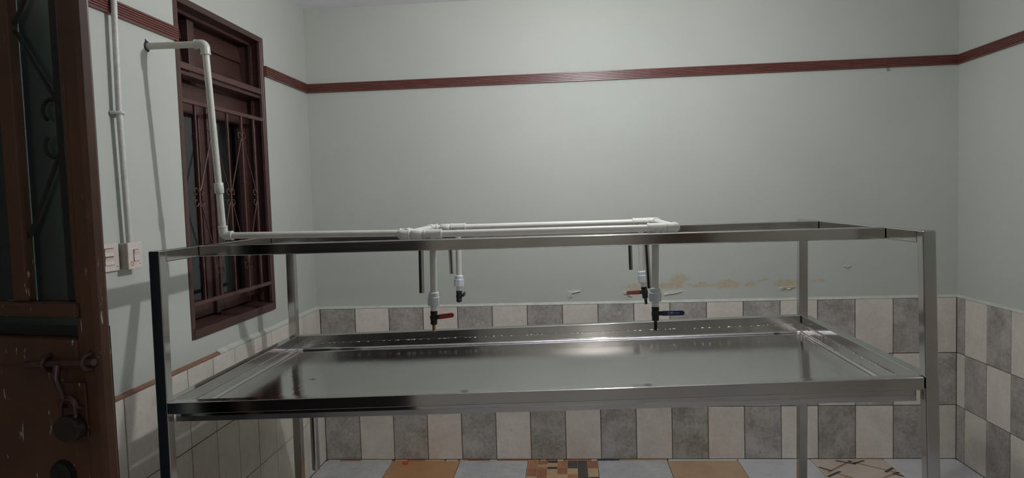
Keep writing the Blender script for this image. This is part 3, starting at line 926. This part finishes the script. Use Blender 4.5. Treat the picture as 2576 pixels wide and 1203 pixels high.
def side_sheet(p, q, inward, mat='steel_side'):
    """Vertical tray side from p to q (x, y), sheet 1.5 mm thick, its foot folded in a small cove."""
    t = Vector((inward[0], inward[1], 0)) * 0.0015
    mm = MB().mat(mat)
    (xa, ya), (xb, yb_) = p, q
    top = [Vector((xa, ya, zr(xa) - s + 0.002)), Vector((xb, yb_, zr(xb) - s + 0.002))]
    bot = [Vector((xa, ya, zb(xa) - 0.002)), Vector((xb, yb_, zb(xb) - 0.002))]
    mm.hexa([bot[0], bot[1], bot[1] + t, bot[0] + t, top[0], top[1], top[1] + t, top[0] + t])
    # rounded fold at the foot
    iv = Vector((inward[0], inward[1], 0))
    rc = 0.010
    rows = []
    for i in range(7):
        a = i / 6 * PI / 2
        off = iv * (0.0015 + rc * (1 - math.cos(a)))
        rows.append([mm.bm.verts.new(Vector((x, y, zb(x) + 0.0008 + rc * (1 - math.sin(a)))) + off) for (x, y) in ((xa, ya), (xb, yb_))])
    for i in range(6):
        f = mm.bm.faces.new((rows[i][0], rows[i][1], rows[i + 1][1], rows[i + 1][0]))
        f.smooth = True
    mm.flat = True
    o = mm.build('tray_side', parent=table, smooth=False)
    for p in o.data.polygons:
        p.use_smooth = len(p.vertices) == 4 and p.area < 0.012 and abs(p.normal.z) > 0.02 and abs(p.normal.z) < 0.999
side_sheet((TX0, TY0), (TX1, TY0), (0, 1)); side_sheet((TX0, TY1), (TX1, TY1), (0, -1))
side_sheet((TX0, TY0), (TX0, TY1), (1, 0)); side_sheet((TX1, TY0), (TX1, TY1), (-1, 0), 'steel_ground')
# dull folded hem along the foot of the tray's front
m = MB().mat('steel_dull')
y0_ = TY0 - 0.0035
m.hexa([(TX0, y0_, zb(TX0) - 0.0035), (TX1, y0_, zb(TX1) - 0.0035), (TX1, TY0, zb(TX1) - 0.0035), (TX0, TY0, zb(TX0) - 0.0035),
        (TX0, y0_ + 0.002, zb(TX0) + 0.0115), (TX1, y0_ + 0.002, zb(TX1) + 0.0115), (TX1, TY0, zb(TX1) + 0.0115), (TX0, TY0, zb(TX0) + 0.0115)])
m.build('tray_hem', parent=table, smooth=False)
# weld spatters along the seam between rim and tray sheet
rnd = random.Random(3)
m = MB().mat('weld')
def bead(x, y, z, r, st):
    bmesh.ops.create_icosphere(m.bm, subdivisions=1, radius=1.0, matrix=Matrix.Translation((x, y, z)) @ Matrix.Diagonal((r * st[0], r * st[1], r * st[2], 1)))
x = TX0 + 0.03
while x < TX1 - 0.02:
    bead(x, TY1 - 0.0012, zr(x) - s + rnd.uniform(-0.001, 0.001), rnd.uniform(0.0018, 0.0034), (rnd.uniform(1.5, 5), 0.7, 0.8)); x += rnd.uniform(0.018, 0.05)
y = TY0 + 0.03
while y < TY1 - 0.02:
    bead(TX1 - 0.0012, y, zr(TX1) - s + rnd.uniform(-0.001, 0.001), rnd.uniform(0.0012, 0.003), (0.7, rnd.uniform(1.5, 5), 0.9))
    bead(TX0 + 0.0012, y, zr(TX0) - s + rnd.uniform(-0.001, 0.001), rnd.uniform(0.0012, 0.0024), (0.7, rnd.uniform(1.5, 5), 0.9)); y += rnd.uniform(0.02, 0.05)
tag(m.build('weld_seam', parent=table), kind='stuff')
# drain pipe under the hole
m = MB().mat('steel_z')
m.lathe((HX, HY, zb(HX) - 0.003), (0, 0, -1), [(0, 0.0150), (0.012, 0.0150), (0.345, 0.0150)], 20)
m.build('drain_pipe', parent=table)
# short tubes welded under the two upper rails
def stub(x, y, x2=None):
    mm = MB().mat('steel_z')
    zt_, zb_ = ZT - s + 0.001, 1.1940
    ri, ro = 0.0068, 0.0085
    c0, c1 = Vector((x, y, zt_)), Vector((x2 if x2 is not None else x, y, zb_))
    ax = (c1 - c0).normalized(); L = (c1 - c0).length
    mm.lathe(c0, ax, [(0, ro), (L, ro), (L, ri), (L - 0.05, ri)], 14)
    for k in (-1, 1):   # slit along the front
        mm.mat('hole_dark').hexa([c0 + Vector((-0.0012, -ro - 0.0003, 0)), c0 + Vector((0.0012, -ro - 0.0003, 0)), c0 + Vector((0.0012, -ro + 0.001, 0)), c0 + Vector((-0.0012, -ro + 0.001, 0)),
                 c1 + Vector((-0.0012, -ro - 0.0003, 0)), c1 + Vector((0.0012, -ro - 0.0003, 0)), c1 + Vector((0.0012, -ro + 0.001, 0)), c1 + Vector((-0.0012, -ro + 0.001, 0))]) if k == 1 else None
    mm.build('hanging_tube', parent=table)
stub(0.977, FR + s / 2, 0.9745); stub(0.977, BR + s / 2, 0.979); stub(1.7215, FR + s / 2, 1.7275); stub(1.7195, BR + s / 2, 1.7215)

# ------------------------------------------------------------------ plastic water pipes with four taps
pipes = empty('water_pipe_loop', (1.36, 2.59, ZT), 'white plastic water pipe feeding a rectangular loop with four hanging taps', 'pipe')
R, RF = 0.0118, 0.0163
ZP = 1.3885
def pipe(*pts, r=R, nm='pipe', mat='pvc'):
    return MB().mat(mat).sweep(pts, r, 20).build(nm, parent=pipes)
def sleeve(a, b, r=RF, nm='coupling', mat='pvc_fitting'):
    a, b = Vector(a), Vector(b)
    L = (b - a).length
    return MB().mat(mat).lathe(a, b - a, [(0, r - 0.0012), (0.0012, r), (L - 0.0012, r), (L, r - 0.0012)], 20).build(nm, parent=pipes)
def elbow(c, d1, d2, L=0.030, r=RF, nm='elbow', mat='pvc_fitting'):
    """Elbow whose sockets point along d1 and d2 from the corner c."""
    c, d1, d2 = Vector(c), Vector(d1).normalized(), Vector(d2).normalized()
    pts = [c + d1 * L]
    rr = 0.014
    cen = c + d1 * rr + d2 * rr
    for i in range(7):
        a = i / 6 * PI / 2
        pts.append(cen - d2 * rr * math.cos(a) - d1 * rr * math.sin(a))
    pts.append(c + d2 * L)
    mm = MB().mat(mat).sweep(pts, r, 20)
    for d in (d1, d2):       # socket rims
        mm.lathe(c + d * (L - 0.004), d, [(0, r), (0.0008, r + 0.0012), (0.0042, r + 0.0012), (0.005, r)], 20)
    return mm.build(nm, parent=pipes)
def tee(c, ax, br, L=0.0315, LB=0.028, r=RF, mat='pvc_fitting'):
    c, ax, br = Vector(c), Vector(ax).normalized(), Vector(br).normalized()
    mm = MB().mat(mat).lathe(c - ax * L, ax, [(0, r - 0.001), (0.001, r + 0.0008), (0.006, r + 0.0008), (0.007, r), (2 * L - 0.007, r), (2 * L - 0.006, r + 0.0008), (2 * L - 0.001, r + 0.0008), (2 * L, r - 0.001)], 20)
    mm.lathe(c, br, [(0, r), (LB - 0.006, r), (LB - 0.005, r + 0.0008), (LB, r + 0.0008)], 20)
    # moulded ribs on the flanks
    sd = ax.cross(br)
    for k in (-1, 1):
        p = c + sd * k * (r - 0.0004)
        mm.hexa([p - ax * L * 0.8 - br * 0.001 - sd * k * 0.001, p + ax * L * 0.8 - br * 0.001 - sd * k * 0.001, p + ax * L * 0.8 - br * 0.001 + sd * k * 0.0018, p - ax * L * 0.8 - br * 0.001 + sd * k * 0.0018,
                 p - ax * L * 0.8 + br * 0.001 - sd * k * 0.001, p + ax * L * 0.8 + br * 0.001 - sd * k * 0.001, p + ax * L * 0.8 + br * 0.001 + sd * k * 0.0018, p - ax * L * 0.8 + br * 0.001 + sd * k * 0.0018])
    return mm.build('tee', parent=pipes)
# feed: out of the left wall, down, then along to the loop
A = Vector((0.0, 2.401, 2.079)); B = Vector((0.2125, 2.401, 2.077)); Cc = Vector((0.2135, 2.458, 1.398)); Dd = Vector((0.903, 2.432, ZP + 0.0015))
pipe(A + Vector((0.0013, 0, 0)), B - Vector((0.012, 0, 0)))
elbow(B, A - B, Cc - B, L=0.036)
dn = (Cc - B).normalized()
pipe(B + dn * 0.012, Cc - dn * 0.012)
cp = B + dn * ((2.077 - 1.5905) / abs(dn.z)); sleeve(cp, B + dn * ((2.077 - 1.552) / abs(dn.z)))
elbow(Cc, B - Cc, Dd - Cc, L=0.034)
fd = (Dd - Cc).normalized()
pipe(Cc + fd * 0.012, Dd)
XL, XR, YA, YB = 0.903, 1.8217, 2.328, 2.846
tee(Dd, (0, 1, 0), -fd)
# loop
pipe((XL, YA, ZP), (XR, YA, ZP)); pipe((XL, YB, ZP + 0.0005), (XR, YB, ZP + 0.0015))
pipe((XL, YA, ZP), (XL, YB, ZP + 0.0005)); pipe((XR, YA, ZP), (XR, YB, ZP + 0.0015))
elbow((XL, YA, ZP), (1, 0, 0), (0, 1, 0)); elbow((XL, YB, ZP), (1, 0, 0), (0, -1, 0))
elbow((XR, YA, ZP), (-1, 0, 0), (0, 1, 0)); elbow((XR, YB, ZP + 0.0015), (-1, 0, 0), (0, -1, 0))
sleeve((0.938, YA, ZP), (0.977, YA, ZP)); sleeve((0.947, YB, ZP), (0.9855, YB, ZP))

def ball_valve(top, bot, lever_dir, lever_mat, lever_len, barb_mat, lever_label, tilt=0.0, printed=False, facing=-1):
    """Adapter, taped nipple, valve body with lever and hose barb, hung on a drop pipe from top to bot (axis points)."""
    top, bot = Vector(top), Vector(bot)
    ax = (bot - top).normalized()
    def at(z): return top + ax * ((top.z - z) / abs(ax.z))
    zA, zB, zN, zV, zE = 1.1915, 1.1448, 1.1275, 1.0775, bot.z
    # plastic female adapter: hexagonal collar with ribs
    m = MB().mat('pvc_grey')
    m.lathe(at(zA), ax, [(0, 0.0150), (0.003, 0.0172), (0.010, 0.0176), (0.016, 0.0176), (0.018, 0.0192), (0.043, 0.0192), (0.0467, 0.0182)], 24)
    for k in range(8):
        a = 2 * PI * k / 8 + 0.2
        d = Vector((math.cos(a), math.sin(a), 0)); t = Vector((-math.sin(a), math.cos(a), 0))
        p0, p1 = at(zA - 0.018), at(zB + 0.002)
        q = [p1 + d * 0.017 - t * 0.0022, p1 + d * 0.0206 - t * 0.0018, p1 + d * 0.0206 + t * 0.0018, p1 + d * 0.017 + t * 0.0022]
        q2 = [v + (p0 - p1) for v in q]
        m.hexa(q + q2)
    m.build('adapter', parent=pipes)
    m = MB().mat('ptfe_tape')
    m.lathe(at(zB + 0.002), ax, [(0, 0.0105), (0.004, 0.0112), (0.008, 0.0108), (0.012, 0.0114), (0.0195, 0.0108)], 18)
    m.build('taped_nipple', parent=pipes)
    m = MB().mat('valve_black')
    m.lathe(at(zN), ax, [(0, 0.0112), (0.001, 0.0124), (0.011, 0.0124), (0.012, 0.0112), (0.016, 0.0122), (0.024, 0.0134), (0.032, 0.0122), (0.035, 0.0112), (0.036, 0.0118), (0.046, 0.0118), (0.0475, 0.0085), (0.050, 0.006)], 8)
    body = m.build('ball_valve', parent=pipes, smooth=False)
    # spindle boss
    zP_ = 1.1075
    c = at(zP_)
    side = Vector((0, facing, 0)) if abs(lever_dir[0]) > 0.5 else Vector((1, 0, 0))
    MB().mat('valve_black').lathe(c + side * 0.008, side, [(0, 0.0066), (0.008, 0.0066), (0.009, 0.005), (0.0115, 0.005)], 6).build('spindle_nut', parent=body, smooth=False)
    # lever: cranked flat bar with rounded end
    d = Vector(lever_dir).normalized()
    d = (d + Vector((0, 0, tilt))).normalized()
    n = side.cross(d).normalized()
    if n.z < 0: n = -n
    base = c + side * 0.0145
    L = lever_len
    def pt(u, v): return base + d * u + n * v
    up_ = [(-0.010, 0.006), (0.000, 0.0088), (0.018, 0.0078), (0.030, 0.0060), (L - 0.008, 0.0078)]
    arc_ = [(L - 0.0085 + 0.0085 * math.cos(a), 0.0085 * math.sin(a) * 0.95) for a in (PI * 0.35, PI * 0.18, 0, -PI * 0.18, -PI * 0.35)]
    dn_ = [(L - 0.008, -0.0078), (0.030, -0.0078), (0.018, -0.0088), (0.000, -0.0088), (-0.010, -0.006)]
    outline = up_ + arc_ + dn_
    m = MB().mat('valve_black')
    m.prism([pt(u, v * 0.86) for u, v in outline], side * 0.0026, 0.0005)
    m.mat(lever_mat)
    cut_u = 0.021
    sl = [(cut_u, 0.0080), (0.030, 0.0066), (L - 0.008, 0.0082)] + [(u + 0.0006, v * 1.03) for u, v in arc_] + [(L - 0.008, -0.0082), (0.030, -0.0082), (cut_u, -0.0088)]
    m.prism([pt(u, v) - side * 0.0008 for u, v in sl], side * 0.0050, 0.0010)
    if printed:
        m.mat('print_white')
        off = side * 0.0046
        def stroke(u0, v0, u1, v1, w=0.0005):
            a, b_ = Vector((u0, v0)), Vector((u1, v1))
            dd = (b_ - a).normalized(); nn = Vector((-dd.y, dd.x)) * w
            m.quad([pt(*(a - nn)) + off, pt(*(b_ - nn)) + off, pt(*(b_ + nn)) + off, pt(*(a + nn)) + off])
        # bracket, letters S K Y, small dashes
        stroke(0.037, 0.0032, 0.0425, 0.0032); stroke(0.0425, 0.0032, 0.0425, -0.0038); stroke(0.037, -0.0038, 0.0425, -0.0038)
        u = 0.0465
        for seg in ([(0.0022, 0.003), (0, 0.003), (0, 0.0005), (0.0022, 0.0), (0.0022, -0.003), (0, -0.003)], [(0.0034, 0.003), (0.0034, -0.003)], [(0.0056, 0.003), (0.0034, 0.0), (0.0056, -0.003)],
                    [(0.0066, 0.003), (0.0078, 0.0)], [(0.0092, 0.003), (0.0070, -0.0036)]):
            for (a, b_) in zip(seg[:-1], seg[1:]):
                stroke(u + a[0], a[1], u + b_[0], b_[1], 0.00042)
        stroke(u + 0.001, 0.0044, u + 0.008, 0.0048, 0.0003)
        for k in range(9):
            stroke(0.0585 + k * 0.0019, 0.0004, 0.0585 + k * 0.0019 + 0.0014, 0.0005, 0.0007)
    lv = m.build('lever', parent=body)
    lv['label'] = lever_label
    # ribbed hose barb
    m = MB().mat(barb_mat)
    pr2 = []
    L2 = (zV + 0.002 - zE) / abs(ax.z)
    k = 0; dist = 0.0
    while dist < L2 - 0.0005:
        pr2 += [(dist, 0.0062), (min(dist + 0.0032, L2 - 0.0002), 0.0050)]; dist += 0.0036
    pr2.append((L2, 0.0046))
    m.lathe(at(zV + 0.002), ax, pr2, 14)
    hb = m.build('hose_barb', parent=body, smooth=False)
    if barb_mat == 'brass': hb['label'] = 'brass hose barb'
def drop(xt, xb_, y, z0=ZP):
    top, bot = Vector((xt, y, z0)), Vector((xb_, y, 1.19))
    pipe(top - Vector((0, 0, 0.008)), bot)
    return top
tee((1.0125, YA, ZP), (1, 0, 0), (0, 0, -1)); tee((1.0185, YB, ZP + 0.0005), (1, 0, 0), (0, 0, -1))
tee((1.7595, YA, ZP), (1, 0, 0), (0, 0, -1)); tee((1.7602, YB, ZP + 0.0012), (1, 0, 0), (0, 0, -1))
drop(1.0125, 1.0085, YA); drop(1.0180, 1.0145, YB); drop(1.7555, 1.7508, YA); drop(1.7600, 1.7630, YB)
ball_valve((1.0085, YA, 1.1915), (1.0038, YA, 1.0555), (1, 0, 0), 'lever_red', 0.072, 'brass', 'bright red valve lever', tilt=0.10)
ball_valve((1.0145, YB, 1.1915), (1.0110, YB, 1.0790), (0, 1, 0), 'valve_black', 0.060, 'valve_black', 'black lever turned to the wall')
ball_valve((1.7508, YA, 1.1915), (1.7497, YA, 1.0480), (1, 0, 0), 'lever_blue', 0.092, 'valve_black', 'dark blue valve lever with small white print', tilt=0.0, printed=True)
ball_valve((1.7630, YB, 1.1880), (1.7770, YB, 1.0555), (-1, 0, 0), 'lever_redbrown', 0.074, 'valve_black', 'faded red valve lever', tilt=-0.03)
# ragged hole where the feed pipe leaves the wall
pts = []
rnd = random.Random(11)
for k in range(16):
    a = 2 * PI * k / 16
    r_ = 0.0165 + rnd.uniform(-0.0015, 0.003) + (0.006 if k in (5,) else 0)
    pts.append((0.0, 2.399 + r_ * math.cos(a), 2.079 + r_ * 1.12 * math.sin(a)))
MB().mat('hole_dark').prism(pts, (0.0012, 0, 0)).build('pipe_hole', parent=wall_left, smooth=False)

# ------------------------------------------------------------------ conduit and switches on the left wall
con = empty('conduit_pipe', (0.022, 2.198, 1.39), 'thin pale conduit pipe down the left wall into a light switch', 'conduit')
MB().mat('conduit_plastic').sweep([(0.024, 2.192, H), (0.024, 2.192, 2.18), (0.0225, 2.186, 1.824), (0.022, 2.198, 1.388)], 0.0098, 16).build('pipe', parent=con)
m = MB().mat('clip_plastic')
m.sweep([(0.002, 2.171, 1.819), (0.014, 2.174, 1.819), (0.030, 2.180, 1.819), (0.0345, 2.187, 1.819), (0.032, 2.195, 1.819), (0.022, 2.1985, 1.819)], 0.0058, 8)
cl = m.build('clip', parent=con)
MB().mat('clip_nail').box(0.001, 0.026, 2.1965, 2.206, 1.813, 1.825, 0.001).build('clip_nail', parent=cl, smooth=False)

sw = empty('light_switch', (0, 2.2045, 1.308), 'surface mounted switch with red ring mark under the conduit', 'switch')
MB().mat('switch_box').box(0, 0.029, 2.1685, 2.2405, 1.309, 1.3935, 0.002, 2).build('box', parent=sw)
MB().mat('switch_plate').box(0.029, 0.0355, 2.167, 2.2425, 1.3075, 1.3945, 0.002, 2).build('face_plate', parent=sw)
m = MB().mat('switch_gap').box(0.0352, 0.0360, 2.1945, 2.2235, 1.3315, 1.3715); m.build('switch_gap', parent=sw, smooth=False)
m = MB().mat('switch_plate').prism([(0.0358, 2.196, 1.333), (0.0388, 2.196, 1.333), (0.0368, 2.196, 1.352), (0.0400, 2.196, 1.370), (0.0358, 2.196, 1.370)], (0, 0.026, 0)); m.build('rocker', parent=sw, smooth=False)
ring = [(0.0357, 2.1845 + 0.0062 * math.cos(2 * PI * k / 20), 1.3255 + 0.0068 * math.sin(2 * PI * k / 20)) for k in range(20)]
MB().mat('mark_red').sweep(ring, 0.0011, 6, closed=True).build('red_ring_mark', parent=sw)
MB().mat('switch_gap').box(0.0354, 0.0358, 2.225, 2.233, 1.3215, 1.3235).build('slot', parent=sw, smooth=False)

sk = empty('switch_plate', (0, 2.118, 1.306), 'flush pale switch plate half hidden behind the brown door', 'switch')
MB().mat('switch_plate').box(0, 0.008, 2.075, 2.1615, 1.307, 1.395, 0.002, 2).build('face_plate', parent=sk)
for za in (1.328, 1.356):
    MB().mat('switch_gap').box(0.0078, 0.0084, 2.088, 2.134, za - 0.001, za + 0.026).build('switch_gap', parent=sk, smooth=False)
    MB().mat('switch_plate').prism([(0.0082, 2.09, za), (0.0110, 2.09, za), (0.0094, 2.09, za + 0.012), (0.0120, 2.09, za + 0.024), (0.0082, 2.09, za + 0.024)], (0, 0.042, 0)).build('rocker', parent=sk, smooth=False)
MB().mat('switch_gap').box(0.0079, 0.0083, 2.144, 2.153, 1.319, 1.321).build('slot', parent=sk, smooth=False)

# ------------------------------------------------------------------ bottle cap on the floor
m = MB().mat('cap_orange')
m.lathe((0.5035, 3.864, 0.0), (0, 0, 1), [(0, 0.0150), (0.011, 0.0150), (0.0125, 0.0138), (0.0125, 0.0)], 20)
for k in range(20):
    a = 2 * PI * k / 20
    m.box(0.5035 + 0.0151 * math.cos(a) - 0.0007, 0.5035 + 0.0151 * math.cos(a) + 0.0007, 3.864 + 0.0151 * math.sin(a) - 0.0007, 3.864 + 0.0151 * math.sin(a) + 0.0007, 0.001, 0.0105)
tag(m.build('bottle_cap'), 'small bright orange bottle cap on the floor by the back wall', 'cap')

# ------------------------------------------------------------------ lamps
def bulb(loc, name, label, glow, zc):
    root = empty(name, (loc[0], loc[1], H), label, 'lamp')
    x, y, z = loc
    MB().mat('lamp_socket').lathe((x, y, H - 0.001), (0, 0, -1), [(0, 0.04), (0.012, 0.04), (0.02, 0.012), (0.022, 0.004)], 20).build('ceiling_rose', parent=root)
    MB().mat('cord_black').tube((x, y, H - 0.02), (x, y, z + 0.094), 0.003, 8).build('cord', parent=root)
    MB().mat('lamp_socket').lathe((x, y, z + 0.098), (0, 0, -1), [(0, 0.008), (0.004, 0.018), (0.040, 0.020), (0.042, 0.016), (0.062, 0.0135)], 20).build('socket', parent=root)
    pr3 = [(0.0, 0.014), (0.008, 0.016), (0.018, 0.023), (0.028, 0.0285), (0.040, 0.0305), (0.052, 0.0285), (0.062, 0.022), (0.068, 0.012), (0.070, 0.0)]
    MB().mat(glow).lathe((x, y, z + 0.034), (0, 0, -1), pr3, 24).build('bulb', parent=root)
bulb((1.63, 2.58, 2.35), 'pendant_bulb', 'bare lit bulb hanging from the ceiling above the table', 'bulb_glow', 2.35)
bulb((1.716, -2.40, 2.35), 'pendant_bulb', 'second bare lit bulb hanging behind the camera', 'bulb_glow_rear', 2.35)
